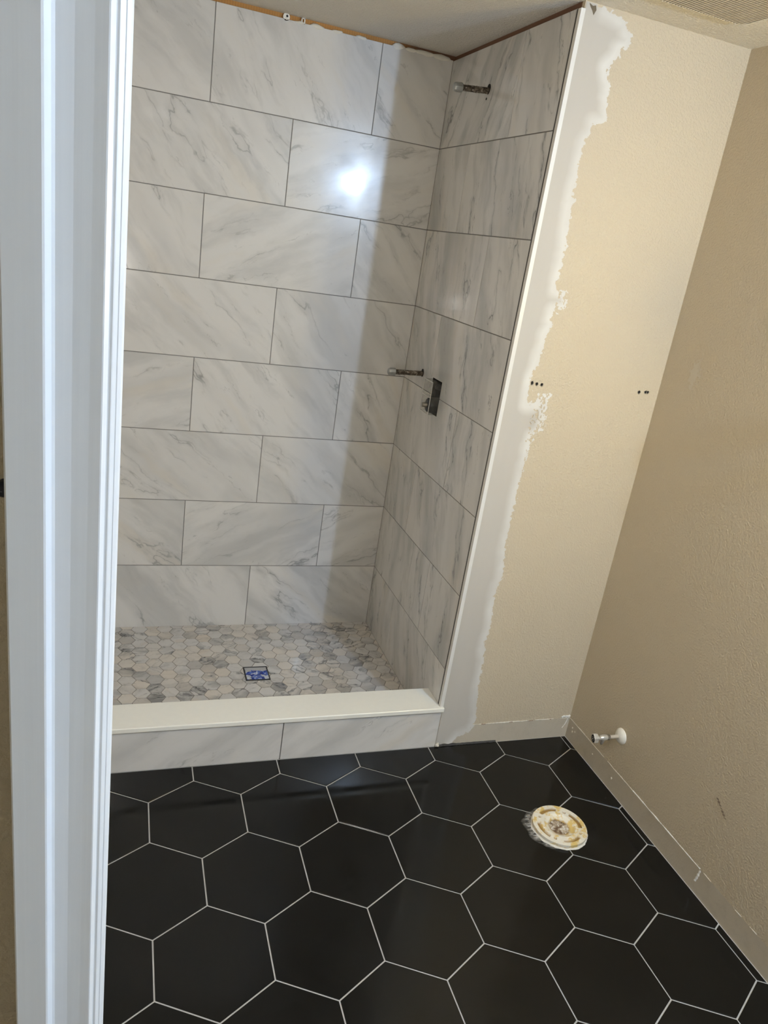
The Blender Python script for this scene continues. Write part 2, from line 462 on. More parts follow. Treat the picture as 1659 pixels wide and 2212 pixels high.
# bits of white mortar squeezed over the tile tops
def blob(bm, c, s, n=14, seed=0):
    rnd = random.Random(seed)
    bmesh.ops.create_icosphere(bm, subdivisions=2, radius=1.0, matrix=Matrix.Translation(c) @ Matrix.Diagonal((*s, 1)))
    return bm
for k, (x, w, h) in enumerate(((-.590, .022, .006), (-.530, .030, .009), (-.455, .022, .006), (-.365, .024, .007), (-.222, .028, .013), (-.170, .030, .008), (-.115, .05, .011), (-.05, .045, .012), (-.64, .006, .004))):
    bm = bmesh.new(); blob(bm, (x, D+.004, 2.4325), (w, .006, h))
    for v in bm.verts:
        nn = noise.noise_vector(v.co*70+Vector((k, 0, 0)))*.004
        v.co += Vector((nn.x*1.5, nn.y*.5, nn.z))
    obj('mortar_dab', bm, M['mortar'], wall_back, True)
cl = obj('levelling_clip', lathe(bmesh.new(), [(0, .002), (.012, .002), (.012, 0), (0, 0)], 20, frame((-.641, D+.002, 2.4400), (0, -1, 0))), M['white_plastic'], wall_back)
obj('clip_mark', lathe(bmesh.new(), [(0, .0006), (.004, .0006), (.004, 0), (0, 0)], 10, frame((-.639, D-.0002, 2.4425), (0, -1, 0))), M['plastic_black'], cl)
bm = bmesh.new(); bx(bm, -.588, -.584, D, D+.003, 2.430, 2.4485); bx(bm, -.578, -.574, D, D+.003, 2.430, 2.4485); bx(bm, -.588, -.574, D, D+.003, 2.446, 2.4495)
obj('levelling_clip', bm, M['white_plastic'], wall_back)
# ------------------------------------------------------------------ shower side wall
VY0, VY1, VZ0, VZ1 = .474, .572, 1.158, 1.292      # opening for the mixer valve
bm = bmesh.new()
X0, X1 = .0105, .09
bx(bm, X0, X1, FY+.10, VY0, -.06, H); bx(bm, X0, X1, VY1, D+.010, -.06, H)
bx(bm, X0, X1, VY0, VY1, -.06, VZ0); bx(bm, X0, X1, VY0, VY1, VZ1, H); 
wall_side = obj('wall_side', bm, M['backer'])
tag(wall_side, 'narrow marble tiled shower wall with the pipe stubs', 'wall', kind='structure')
cav = box(.0012, X1-.002, VY0+.0006, VY1-.0006, VZ0+.0006, VZ1-.0006)
cav.faces.ensure_lookup_table(); cav.faces.remove(cav.faces[5])
bmesh.ops.reverse_faces(cav, faces=cav.faces[:])
obj('valve_cavity', cav, M['hole'], wall_side)
obj('backer_strip', box(.0098, .0104, -.002, FY+.102, 2.40, H), M['backer'], wall_side)
MS = Matrix(((0, 0, -1, 0), (-1, 0, 0, 0), (0, 1, 0, 0), (0, 0, 0, 1)))  # local x -> -Y, y -> Z, normal -> -X
EJ, FJ = .2943, .5902
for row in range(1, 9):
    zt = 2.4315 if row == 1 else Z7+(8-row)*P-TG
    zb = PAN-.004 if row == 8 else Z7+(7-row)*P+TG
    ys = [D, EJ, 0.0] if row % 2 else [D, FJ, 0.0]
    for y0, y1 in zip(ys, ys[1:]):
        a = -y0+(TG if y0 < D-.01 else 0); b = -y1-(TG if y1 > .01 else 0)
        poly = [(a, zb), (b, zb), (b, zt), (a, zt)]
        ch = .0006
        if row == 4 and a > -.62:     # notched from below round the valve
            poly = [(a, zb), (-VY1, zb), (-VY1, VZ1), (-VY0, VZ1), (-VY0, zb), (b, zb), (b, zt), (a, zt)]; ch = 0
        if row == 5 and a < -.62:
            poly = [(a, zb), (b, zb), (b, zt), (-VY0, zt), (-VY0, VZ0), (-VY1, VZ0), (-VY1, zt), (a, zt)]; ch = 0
        poly_obj('tile', poly, .0100, MS, M['marble'], wall_side, ch, vein_col(.13 if row == 1 and y0 > .5 else random.choice((.92, .95, .9, .88, .97)), random.uniform(1.25, 1.6)))  # denser veins on this wall, strengthened also in place of missing shade
bm = bmesh.new()
bx(bm, .0015, .0108, 0.0, VY0, PAN-.01, 2.428); bx(bm, .0015, .0108, VY1, D+.002, PAN-.01, 2.428)
bx(bm, .0015, .0108, VY0, VY1, PAN-.01, VZ0); bx(bm, .0015, .0108, VY0, VY1, VZ1, 2.428)
obj('grout', bm, M['grout_grey'], wall_side)
# ------------------------------------------------------------------ trim strip on the partition edge
trim = obj('trim_1', box(-.0006, .0130, -.0225, -.0060, .1800, 2.4300, .0007), M['trim'])
tag(trim, 'white vertical trim strip on the partition edge beside the shower', 'trim', kind='structure')
obj('gap_shade_strip', box(-.0010, .0100, -.0062, -.0001, .1805, 2.4290), M['dark_edge'], trim)  # dark strip painting the shadow gap between tile and trim
# ------------------------------------------------------------------ shower pan with hexagon mosaic
pan = obj('floor_shower', box(LX, .0105, .060, D+.0105, -.06, PAN-.0015), M['grout_pan'])
tag(pan, 'shower floor of small marble hexagon mosaic', 'floor', kind='structure')
HP = .0608; HRr = HP/math.sqrt(3); HCX = 1.5*HRr
DR = (-.6415, -.5425, .4330, .5320)     # drain rectangle
gp = .0013
rest = bmesh.new()
for ic in range(-22, 11):
    x = -.4645+ic*HCX
    for jr in range(-12, 6):
        y = .655+jr*HP+(HP/2 if ic % 2 else 0)
        rr = HRr-gp/math.cos(PI/6)
        poly = [(x+rr*math.cos(k*PI/3), y+rr*math.sin(k*PI/3)) for k in range(6)]
        for (a, b, c) in ((1, 0, -.0015), (0, 1, D-.0015), (-1, 0, -LX-.001), (0, -1, -.101)):
            if poly: poly = clip(poly, a, b, c)
        if len(poly) < 3 or area(poly) < 3e-5: continue
        # trim against the drain: the pieces left over on each side of it
        q = .0012
        below = clip(poly, 0, 1, DR[2]-q); above = clip(poly, 0, -1, -DR[3]-q)
        mid = clip(clip(poly, 0, 1, DR[3]+q), 0, -1, -DR[2]+q) if len(poly) > 2 else []
        lft = clip(mid, 1, 0, DR[0]-q) if len(mid) > 2 else []; rgt = clip(mid, -1, 0, -DR[1]-q) if len(mid) > 2 else []
        xs = [c_[0] for c_ in poly]; ys_ = [c_[1] for c_ in poly]
        hits = max(xs) > DR[0] and min(xs) < DR[1] and max(ys_) > DR[2] and min(ys_) < DR[3]
        pieces = [c_ for c_ in (below, above, lft, rgt) if len(c_) > 2 and area(c_) > 2e-5] if hits else [poly]
        k = random.random()
        kk = random.uniform(.08, .35) if k < .50 else (random.uniform(.5, .9) if k < .74 else random.uniform(1.1, 1.5))
        for poly in pieces:
            if x < -1.19:
                bm2 = slab_mesh(poly, .004, .0005); bmesh.ops.translate(bm2, verts=bm2.verts, vec=(0, 0, PAN))
                me = bpy.data.meshes.new('t'); bm2.to_mesh(me); bm2.free(); rest.from_mesh(me); bpy.data.meshes.remove(me)
            else:
                poly_obj('tile', poly, .005, Matrix.Translation((0, 0, PAN+random.uniform(-.0002, .0002))), M['mosaic'], pan, .0005, vein_col(random.uniform(.25, .75), kk))
ro = obj('tile_field', rest, M['mosaic'], pan); ro['kind'] = 'stuff'; ro.color = (.4, .3, .5, 1)
# ------------------------------------------------------------------ curb
curb = empty('shower_curb', (-.74, .035, 0))
tag(curb, 'low marble faced shower curb with a cream stone sill', 'curb')
obj('curb_body', box(LX, .0095, -.0105, .088, -.0020, .1622), M['grout_grey'], curb)
bm = bmesh.new()
pts = [(LX, -.0335), (.0128, -.0335), (.0128, -.0230), (-.0010, -.0230), (-.0010, -.0005), (-.0005, .0015), (-.0005, .1005), (LX, .1005)]
lo = [bm.verts.new((x, y, .1620)) for x, y in pts]; hi = [bm.verts.new((x, y, .1806)) for x, y in pts]
bm.faces.new(hi); bm.faces.new(list(reversed(lo)))
for i in range(len(pts)):
    j = (i+1) % len(pts); bm.faces.new((lo[i], lo[j], hi[j], hi[i]))
fe = [e for e in bm.edges if all(abs(v.co.y+.0335) < 1e-5 for v in e.verts) and abs(e.verts[0].co.z-e.verts[1].co.z) < 1e-5]
bmesh.ops.bevel(bm, geom=fe, offset=.0035, segments=3, affect='EDGES', profile=.5)
obj('sill', bm, M['sill'], curb)['label'] = 'cream stone sill'
for x0, x1, s in ((LX, -1.191, .2), (-1.188, -.5865, .2), (-.5835, .0115, .25)):
    zt = .1617
    o = poly_obj('tile', [(x0, .0005), (x1, .0005), (x1, zt), (x0, zt)], .0092, Matrix(((1, 0, 0, 0), (0, 0, -1, -.0200), (0, 1, 0, 0), (0, 0, 0, 1))), M['marble'], None, .0006, vein_col(.31, .9))
    o.parent = curb; o.matrix_parent_inverse = Matrix.Translation(-curb.location)
# inner face of the curb
o = poly_obj('tile', [(LX, PAN), (-.0015, PAN), (-.0015, .1617), (LX, .1617)], .0085, Matrix(((1, 0, 0, 0), (0, 0, 1, .0965), (0, 1, 0, 0), (0, 0, 0, 1))), M['marble'], None, 0, vein_col(.3))
o.parent = curb; o.matrix_parent_inverse = Matrix.Translation(-curb.location)
# ------------------------------------------------------------------ joint compound on the partition
MUD = [(-.02,2.449),(0.027,2.449),(0.065,2.446),(0.11,2.437),(0.143,2.429),(0.152,2.426),(0.157,2.404),(0.172,2.402),(0.175,2.391),(0.17,2.367),(0.149,2.36),(0.15,2.345),(0.14,2.326),(0.131,2.316),(0.122,2.303),(0.126,2.288),(0.14,2.273),(0.148,2.245),(0.144,2.233),(0.158,2.177),(0.146,2.167),(0.112,2.161),(0.11,2.142),(0.1,2.122),(0.098,2.109),(0.098,2.072),(0.1,2.035),(0.097,1.996),(0.096,1.96),(0.113,1.958),(0.097,1.939),(0.102,1.894),(0.113,1.816),(0.111,1.747),(0.107,1.719),(0.107,1.7),(0.15,1.694),(0.153,1.676),(0.154,1.648),(0.116,1.634),(0.114,1.608),(0.122,1.594),(0.11,1.557),(0.112,1.535),(0.108,1.498),(0.1,1.461),(0.087,1.422),(0.086,1.4),(0.090,1.37),(0.096,1.337),(0.126,1.342),(0.132,1.365),(0.168,1.373),(0.17,1.33),(0.171,1.283),(0.169,1.251),(0.14,1.226),(0.137,1.201),(0.134,1.161),(0.13,1.12),(0.127,1.071),(0.127,1.004),(0.128,0.936),(0.126,0.866),(0.133,0.796),(0.139,0.751),(0.141,0.701),(0.131,0.679),(0.128,0.651),(0.133,0.577),(0.138,0.52),(0.132,0.443),(0.139,0.384),(0.142,0.325),(0.145,0.244),(0.157,0.16),(0.164,0.097),(0.155,0.077),(0.149,0.056),(0.104,0.038),(0.088,0.018),(0.071,0.002),(-.02,.002)]
def sdf(px, pz, poly):
    n = len(poly); dmin = np.full(px.shape, 1e9); ins = np.zeros(px.shape, bool)
    for i in range(n):
        ax, az = poly[i]; b_x, bz = poly[(i+1) % n]
        ex, ez = b_x-ax, bz-az
        t = np.clip(((px-ax)*ex+(pz-az)*ez)/(ex*ex+ez*ez+1e-12), 0, 1)
        dmin = np.minimum(dmin, np.hypot(px-ax-t*ex, pz-az-t*ez))
        c = ((az > pz) != (bz > pz)) & (px < ex*(pz-az)/(ez if abs(ez) > 1e-9 else 1e-9)+ax)
        ins ^= c
    return np.where(ins, dmin, -dmin)
def nz2(px, pz, scale, seed, octv=3):
    rs = np.random.RandomState(seed); out = np.zeros(px.shape); amp = 1.0; tot = 0
    for o in range(octv):
        gx, gz = px*scale, pz*scale
        ix, iz = np.floor(gx).astype(int), np.floor(gz).astype(int); fx, fz = gx-ix, gz-iz
        fx = fx*fx*(3-2*fx); fz = fz*fz*(3-2*fz)
        tab = rs.rand(256, 256)
        h = lambda a, b: tab[(ix+a) & 255, (iz+b) & 255]
        out += amp*((h(0, 0)*(1-fx)+h(1, 0)*fx)*(1-fz)+(h(0, 1)*(1-fx)+h(1, 1)*fx)*fz); tot += amp
        amp *= .55; scale *= 2.1
    return out/tot-.5
def patch_mesh(u0, u1, v0, v1, step, field, coat):
    """little quads where field>0, merged into one sheet; returns verts (u,v), faces, coat value per vertex"""
    nu, nv = int((u1-u0)/step), int((v1-v0)/step)
    U, V = np.meshgrid(u0+(np.arange(nu)+.5)*step, v0+(np.arange(nv)+.5)*step, indexing='ij')
    keep = field(U, V) > 0
    idx = -np.ones((nu+1, nv+1), int); verts = []; faces = []
    for i, j in zip(*np.nonzero(keep)):
        q = []
        for a, b in ((i, j), (i+1, j), (i+1, j+1), (i, j+1)):
            if idx[a, b] < 0: idx[a, b] = len(verts); verts.append((u0+a*step, v0+b*step))
            q.append(int(idx[a, b]))
        faces.append(q)
    va = np.array(verts); cv = coat(va[:, 0], va[:, 1])
    return va, faces, cv
def mud_field(U, V):
    s = sdf(U, V, MUD)
    rough = .011+.010*((np.abs(V-1.30) < .09) & (U > .10))+.012*((np.abs(V-1.66) < .035) & (U > .108))
    f = s+rough*nz2(U, V, 110, 3)*2.0+.008*nz2(U, V, 40, 4)
    sp = (np.abs(V-1.29) < .085) & (U > .115) | (np.abs(V-1.665) < .03) & (U > .118)
    f = np.where(sp, np.minimum(f, (nz2(U, V, 170, 9, 2)+.10)*.03), f)
    f = np.where(U < .05, np.maximum(f, np.where(V > .01, .001, f)), f)
    return f
def mud_coat(U, V):
    s = sdf(U, V, MUD)+.02*nz2(U, V, 14, 5)
    c = np.clip((.040-s)/.028, 0, 1)*np.clip((U-.045)/.02, 0, 1)
    return c*(.55+.9*np.clip(nz2(U, V, 9, 8)+.3, 0, 1)).clip(0, 1)
va, fa, cv = patch_mesh(.0132, .184, .003, H-.0005, .0019, mud_field, mud_coat)
me = bpy.data.meshes.new('joint_compound')
thick = .0004+.0012*np.clip(sdf(va[:, 0], va[:, 1], MUD)/.03, 0, 1)
me.from_pydata([(x, FY-t, z) for (x, z), t in zip(va.tolist(), thick.tolist())], [], fa)
at = me.attributes.new('coat', 'FLOAT', 'POINT'); at.data.foreach_set('value', cv.astype(np.float32))
for p_ in me.polygons: p_.use_smooth = True
me.materials.append(M['mud'])
mud = link(bpy.data.objects.new('joint_compound', me), wall_front); mud['label'] = 'white joint compound strip with ragged edge'
# spackle spot on the right wall
def sp_field(U, V):
    r = np.hypot((U+.166)/.022, (V-1.505)/.045)
    return (1-r)*.5+nz2(U, V, 150, 12)*1.0-.05
va, fa, cv = patch_mesh(-.20, -.13, 1.44, 1.57, .0018, sp_field, lambda a, b: a*0+.1)
me = bpy.data.meshes.new('spackle_spot'); me.from_pydata([(RWX-.0004, y, z) for y, z in va.tolist()], [], [f[::-1] for f in fa])
at = me.attributes.new('coat', 'FLOAT', 'POINT'); at.data.foreach_set('value', cv.astype(np.float32))
me.materials.append(plain('spackle', (.60, .54, .44), .8)); link(bpy.data.objects.new('spackle_spot', me), wall_right)
# screw holes left by the towel bar
for k, (x, z) in enumerate(((.0949, 1.405), (.1123, 1.4033), (.1311, 1.403), (.5086, 1.409), (.535, 1.411), (.5435, 1.4115))):
    bm = bmesh.new()
    n = 9; r0 = .0060 if k < 3 else .0055
    ring = [(r0*(1+.35*noise.noise(Vector((k*3.1, a*.9, 0))))*math.cos(2*PI*a/n)*(.8 if k < 3 else 1), r0*(1+.4*noise.noise(Vector((k*1.7, a*.8, 5))))*math.sin(2*PI*a/n)) for a in range(n)]
    o_ = [bm.verts.new((x+a*1.12, FY-.0016, z+b*1.12)) for a, b in ring]; i_ = [bm.verts.new((x+a*.9, FY-.0012, z+b*.9)) for a, b in ring]
    bm.faces.new(list(reversed(i_)))
    obj('screw_hole', bm, M['hole'], wall_front)
    bm = bmesh.new()
    o_ = [bm.verts.new((x+a*1.35+.001, FY-.0002, z+b*1.3-.0008)) for a, b in ring]; i_ = [bm.verts.new((x+a*1.02, FY-.0019, z+b*1.02)) for a, b in ring]
    for a in range(n):
        c = (a+1) % n; bm.faces.new((o_[c], o_[a], i_[a], i_[c]))
    obj('torn_rim', bm, M['torn'], wall_front, True)
# ------------------------------------------------------------------ caulk lines where the baseboards were
def caulk(bm, fn, t0, t1, step, w, seed, thr=-.5):
    """ragged bead following fn(t, dv, out) -> point"""
    prev = None; t = t0; k = 0
    while t <= t1+1e-9:
        nn = noise.noise(Vector((t*23+seed, seed, 0))); n2 = noise.noise(Vector((t*150, seed, 3)))
        ww = max(.0004, w*(1+.9*nn+.7*n2))
        if nn < thr: prev = None; t += step; continue
        dz = .0012*noise.noise(Vector((t*35, 7+seed, 1)))
        cur = [bm.verts.new(fn(t, dz+s*ww, o)) for s, o in ((-1, .0002), (-.3, .5*ww+.0004), (.4, .5*ww+.0004), (1, .0002))]
        if prev:
            for a in range(3): bm.faces.new((prev[a], cur[a], cur[a+1], prev[a+1]))
        prev = cur; t += step
    return bm
BZ = .0865
fr = lambda t, v, o: (t, FY-o, BZ+v)
rt = lambda t, v, o: (RWX-o, -t, BZ+v)
obj('caulk_line', caulk(bmesh.new(), fr, .155, RWX-.001, .003, .0023, 1.3), M['caulk'], wall_front)
obj('torn_paper', caulk(bmesh.new(), lambda t, v, o: (t, FY-o-.0014, BZ+v+.0002), .19, .50, .002, .0013, 4.1, .05), M['caulk_brown'], wall_front)
obj('caulk_line', caulk(bmesh.new(), rt, .020, .45, .003, .0016, 2.2, -.35), M['caulk'], wall_right)
obj('caulk_line', caulk(bmesh.new(), rt, .445, .80, .003, .0022, 5.2, -.9), M['caulk_white'], wall_right)
obj('caulk_line', caulk(bmesh.new(), rt, .80, 1.30, .003, .0012, 8.2, .0), M['caulk'], wall_right)
obj('caulk_drip', caulk(bmesh.new(), lambda t, v, o: (RWX-o, -.802+v*1.2+(BZ-t)*.15, t), .036, BZ, .003, .0030, 3.3, -.6), M['caulk_white'], wall_right)
bm = bmesh.new()
for k in range(7):
    blob(bm, (RWX-.004-random.random()*.035, FY-.002, BZ+.003+random.random()*.008), (.006, .003, .004))
for v in bm.verts: v.co += noise.noise_vector(v.co*180)*.0025
obj('caulk_dab', bm, M['caulk_white'], wall_front, True)
obj('caulk_drip', caulk(bmesh.new(), lambda t, v, o: (RWX-.010-.018*((BZ-t)/.05)**2+v, FY-o, t), .040, BZ, .0025, .0018, 6.3, -.7), M['caulk_white'], wall_front)
for (y, z, s) in ((-.05, .06, .0035), (-.055, .045, .004), (-.07, .055, .003), (-.33, .045, .004), (-.20, .05, .003)):
    bm = bmesh.new(); blob(bm, (RWX-.0006, y, z), (.0012, s, s*1.3)); obj('paint_fleck', bm, M['caulk'], wall_right, True)
# scuff on the right wall
bm = bmesh.new()
for k in range(7):
    y = -.772-k*.0075; z = .335-k*.0055
    blob(bm, (RWX-.0003, y, z), (.0005, .0055, .0030+.0016*math.sin(k*1.7)))
obj('scuff_mark', bm, plain('scuff', (.24, .19, .14), .8), wall_right)
# dark thinset smeared along the foot of the partition
bm = bmesh.new()
prev = None
for k in range(41):
    x = .030+k*.006
    hh = .006+.010*abs(noise.noise(Vector((x*30, 1.1, 0))))*(1-k/44)
    cur = [bm.verts.new((x, FY-.0004, hh)), bm.verts.new((x, FY-.004-.004*abs(noise.noise(Vector((x*40, 4, 0)))), .0008))]
    if prev: bm.faces.new((prev[0], prev[1], cur[1], cur[0]))
    prev = cur
obj('thinset_smear', bm, plain('dark_thinset', (.035, .033, .030), .6, var=.5, scale=90), wall_front)
# crumbled plaster where trim, curb and floor meet
bm = bmesh.new()
for k in range(12):
    blob(bm, (.014+.0035*random.random()*k*.35, FY-.003-random.random()*.004, .004+random.random()*.012), (.004, .003, .003))
for v in bm.verts: v.co += noise.noise_vector(v.co*260)*.003
obj('plaster_crumbs', bm, M['mortar'], wall_front)
# flat dark patch for the shade of a torn plaster hole, top corner
bm = bmesh.new(); vv = [bm.verts.new(c) for c in ((.022, FY-.0024, 2.446), (.034, FY-.0024, 2.441), (.043, FY-.0024, 2.444), (.047, FY-.0024, 2.434), (.041, FY-.0024, 2.420), (.036, FY-.0024, 2.430), (.028, FY-.0024, 2.438))]
bm.faces.new(list(reversed(vv))); obj('plaster_gap', bm, plain('plaster_shadow_gap', (.16, .13, .09), .9), wall_front)
# ------------------------------------------------------------------ door casing in the foreground
DY = -1.7100
def cas(x): return CX+x
prof = [(-.0592, 0.0), (-.0592, -.0165), (-.0582, -.0175), (-.0392, -.0175), (-.0380, -.0170), (-.0352, -.0128), (-.0335, -.0118), (-.025, -.0106), (-.016, -.0104), (-.0098, -.0106), (-.0090, -.0104), (-.0066, -.0070), (-.0060, -.0068), (-.0048, -.0068), (-.0042, -.0064), (-.0022, -.0045), (-.0016, -.0044), (.0004, -.0024), (.0014, 0.0)]
bm = bmesh.new()
loops = []
for z in (-.002, H-.02):
    loops.append([bm.verts.new((cas(x), DY+y, z)) for x, y in prof])
n = len(prof)
for a in range(n):
    b = (a+1) % n; bm.faces.new((loops[0][b], loops[0][a], loops[1][a], loops[1][b]))
bm.faces.new(loops[0]); bm.faces.new(list(reversed(loops[1])))
bmesh.ops.recalc_face_normals(bm, faces=bm.faces[:])
casing = obj('trim_2', bm, M['casing'])
tag(casing, 'white moulded door casing standing in front of the shower', 'trim', kind='structure')
jm = obj('jamb', box(CX-.0035, CX+.0012, DY+.0002, DY+.115, -.002, H-.02), M['casing'], casing)
kn = empty('wall_hook', (cas(-.0700), -1.640, 1.5720))
tag(kn, 'small dark navy hook on the wall beside the white door casing', 'hook')
obj('hook_plate', lathe(bmesh.new(), [(0, .003), (.0044, .003), (.0047, 0), (0, 0)], 20, frame((cas(-.0700), -1.640, 1.5720), (0, -1, 0))), M['navy'], kn)
obj('hook_head', lathe(bmesh.new(), [(0, .013), (.003, .0125), (.0052, .010), (.0056, .007), (.0045, .004), (.003, .002), (.003, 0)], 20, frame((cas(-.0700), -1.640, 1.5720), (0, -1, 0))), M['navy'], kn, True)
# ------------------------------------------------------------------ pipe stubs
def pipe_stub(y, z, L, drop, label, seed):
    e = empty('pipe_stub', (0, y, z)); tag(e, label, 'pipe')
    base = Vector((.02, y, z)); end = Vector((-L, y, z-drop)); d = (end-base)
    Lt = d.length; Mx = frame(base, d)
    r = .0102
    pr = [(0, 0), (r, 0)]
    nseg = 26
    for k in range(nseg):
        t = Lt*.86*(k+1)/nseg; pr.append((r*(1+.05*noise.noise(Vector((k*.9, seed, 0)))), t))
    bm = lathe(bmesh.new(), pr, 20, Mx)
    pipe = obj('pipe', bm, M['rusty'], e, True)
    # collar where two lengths meet
    obj('collar', lathe(bmesh.new(), [(r*.98, Lt*.42), (r*1.1, Lt*.425), (r*1.1, Lt*.44), (r*.98, Lt*.445)], 20, Mx), M['rusty'], e, True).parent = pipe
    c0 = Lt-.031
    cap = lathe(bmesh.new(), [(.0100, c0), (.0150, c0), (.0158, c0+.002), (.0158, c0+.018), (.0150, c0+.024), (.0125, c0+.029), (.008, c0+.031), (0, c0+.031)], 8, Mx)
    bmesh.ops.bevel(cap, geom=cap.edges[:], offset=.0008, segments=1, affect='EDGES')
    obj('cap', cap, M['galv'], e).parent = pipe
    e['group'] = 'capped pipe stubs on the shower wall'
    # ragged dark disc on the tile for the shade of the pipe hole
    bm = bmesh.new(); n = 22; vs = []
    for k in range(n):
        a = 2*PI*k/n; rr = .0148*(1+.10*noise.noise(Vector((math.cos(a)*2, math.sin(a)*2, seed)))); vs.append(bm.verts.new((-.0006, y-.002+rr*math.cos(a), z+.003+rr*1.12*math.sin(a))))
    bm.faces.new(list(reversed(vs))); obj('tile_hole', bm, M['hole'], e)
    return e
e = pipe_stub(.5135, 2.290, .128, .013, 'capped galvanised pipe stub high on the tiled side wall', 1.0)
obj('chip_hole', lathe(bmesh.new(), [(0, .0008), (.0040, .0008), (.0042, 0)], 12, frame((0, .518, 2.2640), (-1, 0, 0))), M['hole'], e)
pipe_stub(.6890, 1.2835, .1475, .005, 'rusty capped pipe stub above the mixer valve opening', 4.0)
# ------------------------------------------------------------------ mixer valve in its plastic guard
vl = empty('mixer_valve', (0, (VY0+VY1)/2, VZ0)); tag(vl, 'mixer valve opening with black body and clear plastic guard', 'valve')
def wallbox(y0, y1, z0, z1, x0, x1): return box(x0, x1, y0, y1, z0, z1)
gx = -.036
bm = bmesh.new()
bx(bm, gx, .02, VY0+.004, VY0+.0055, VZ0+.004, VZ1-.004); bx(bm, gx, .02, VY1-.0055, VY1-.004, VZ0+.004, VZ1-.004)
bx(bm, gx, .02, VY0+.004, VY1-.004, VZ0+.004, VZ0+.0055); bx(bm, gx, .02, VY0+.004, VY1-.004, VZ1-.0055, VZ1-.004)
guard = obj('guard', bm, M['clear'], vl)
bm = bmesh.new()
bx(bm, gx-.001, gx+.001, VY1-.0065, VY1-.0035, VZ0+.004, VZ1-.004); bx(bm, gx-.001, gx+.001, VY0+.004, VY1-.004, VZ0+.003, VZ0+.006)
bx(bm, gx-.001, gx+.001, VY0+.004, VY1-.004, VZ1-.006, VZ1-.003); bx(bm, gx-.001, gx+.001, VY0+.003, VY0+.006, VZ0+.004, VZ1-.004)
bx(bm, gx, gx+.002, VY0+.004, VY1-.004, 1.2265, 1.2295); bx(bm, gx, gx+.002, VY0+.004, VY1-.004, 1.2395, 1.2420)
obj('guard_rim', bm, plain('milky_rim', (.56, .54, .51), .3), vl).parent = guard
obj('valve_body', lathe(bmesh.new(), [(0, .074), (.022, .074), (.027, .070), (.030, .060), (.032, .01), (.036, .008), (.036, 0)], 28, frame((.045, .520, 1.192), (-1, 0, 0))), M['plastic_black'], vl, True)
obj('valve_stem', lathe(bmesh.new(), [(0, .02), (.009, .02), (.010, .0)], 16, frame((-.028, .520, 1.192), (-1, 0, 0))), M['chrome_dull'], vl, True)
obj('stop_screw', lathe(bmesh.new(), [(0, .02), (.008, .018), (.010, .012), (.010, 0)], 14, frame((.02, .530, 1.262), (-1, 0, 0))), M['plastic_black'], vl, True)
# ------------------------------------------------------------------ shower drain
dr = empty('shower_drain', ((DR[0]+DR[1])/2, (DR[2]+DR[3])/2, PAN)); tag(dr, 'square shower drain covered with torn blue film', 'drain')
bm = bmesh.new(); t = .004
for a in ((DR[0], DR[1], DR[2], DR[2]+t), (DR[0], DR[1], DR[3]-t, DR[3]), (DR[0], DR[0]+t, DR[2]+t, DR[3]-t), (DR[1]-t, DR[1], DR[2]+t, DR[3]-t)):
    bx(bm, *a, PAN-.006, PAN+.0015)
obj('frame', bm, plain('drain_steel', (.07, .07, .075), .35, .9), dr)
bm = bmesh.new(); N = 26; gr = []
for i in range(N+1):
    row_ = []
    for j in range(N+1):
        x = DR[0]+t+.0012+(DR[1]-DR[0]-2*t-.0024)*i/N; y = DR[2]+t+.0012+(DR[3]-DR[2]-2*t-.0024)*j/N
        k = max(0, noise.noise(Vector((x*70, y*70, 2)))*.0040+abs(noise.noise(Vector((x*45, y*60, 7))))*.005) if y < .507 else 0
        row_.append(bm.verts.new((x, y, PAN+.0004+k)))
    gr.append(row_)
for i in range(N):
    for j in range(N): bm.faces.new((gr[i][j], gr[i+1][j], gr[i+1][j+1], gr[i][j+1]))
obj('cover_film', bm, M['film'], dr)
# ------------------------------------------------------------------ toilet flange
fl = empty('toilet_flange', (.284, -.486, 0)); tag(fl, 'stained white toilet flange set in the black tile floor', 'flange')
NA, top = 144, .0150
RAD = [.031, .033, .040, .048, .0535, .0545, .058, .0635, .0700, .0765, .0780, .0835, .0895, .0915, .0920]
base = math.radians(-28)
slots = [(k*90+10, k*90+62, .0640, .0765, 0) for k in range(4)]
keys = [(k*90+76) for k in range(4)]
bm = bmesh.new(); rings = []; stain_shade = []
def prof_z(r):
    if r < .0535: return .004+(top-.0045)*max(0, min(1, (r-.031)/.0225))**1.5
    return top
for r in RAD:
    rg = []
    for k in range(NA):
        a = 2*PI*k/NA; deg = math.degrees(a-base) % 360; z = prof_z(r); s = 0.0
        for (s0, s1, r0, r1, _) in slots:
            d0 = (deg-s0) % 360
            wid = r1 if d0 > 12 else r1+.001
            low = r0+.004 if 12 < d0 < 52 else r0
            if d0 < s1-s0 and low <= r <= wid: z = top-.0065; s = 1.0
        for kk in keys:
            dd = (deg-kk+180) % 360-180
            if abs(dd)*.0174*.07 < .0048 and .066 < r < .0735: z = top-.005; s = .9
        if r < .036: s = max(s, .85+.5*noise.noise(Vector((math.cos(a)*2, math.sin(a)*2, 3))))  # throat ring darkened in the colour to suggest depth
        if .0895 < r < .0915: z -= .0006
        wob = 0
        rg.append(bm.verts.new((fl.location.x+r*math.cos(a), fl.location.y+r*math.sin(a), z+wob))); stain_shade.append(max(0, min(1, s)))
    rings.append(rg)
rg = []
for k in range(NA):
    a = 2*PI*k/NA; rg.append(bm.verts.new((fl.location.x+.0922*math.cos(a), fl.location.y+.0922*math.sin(a), .0035))); stain_shade.append(.1)
rings.append(rg); rg = []
for k in range(NA):
    a = 2*PI*k/NA; rg.append(bm.verts.new((fl.location.x+.080*math.cos(a), fl.location.y+.080*math.sin(a), .0005))); stain_shade.append(.8)
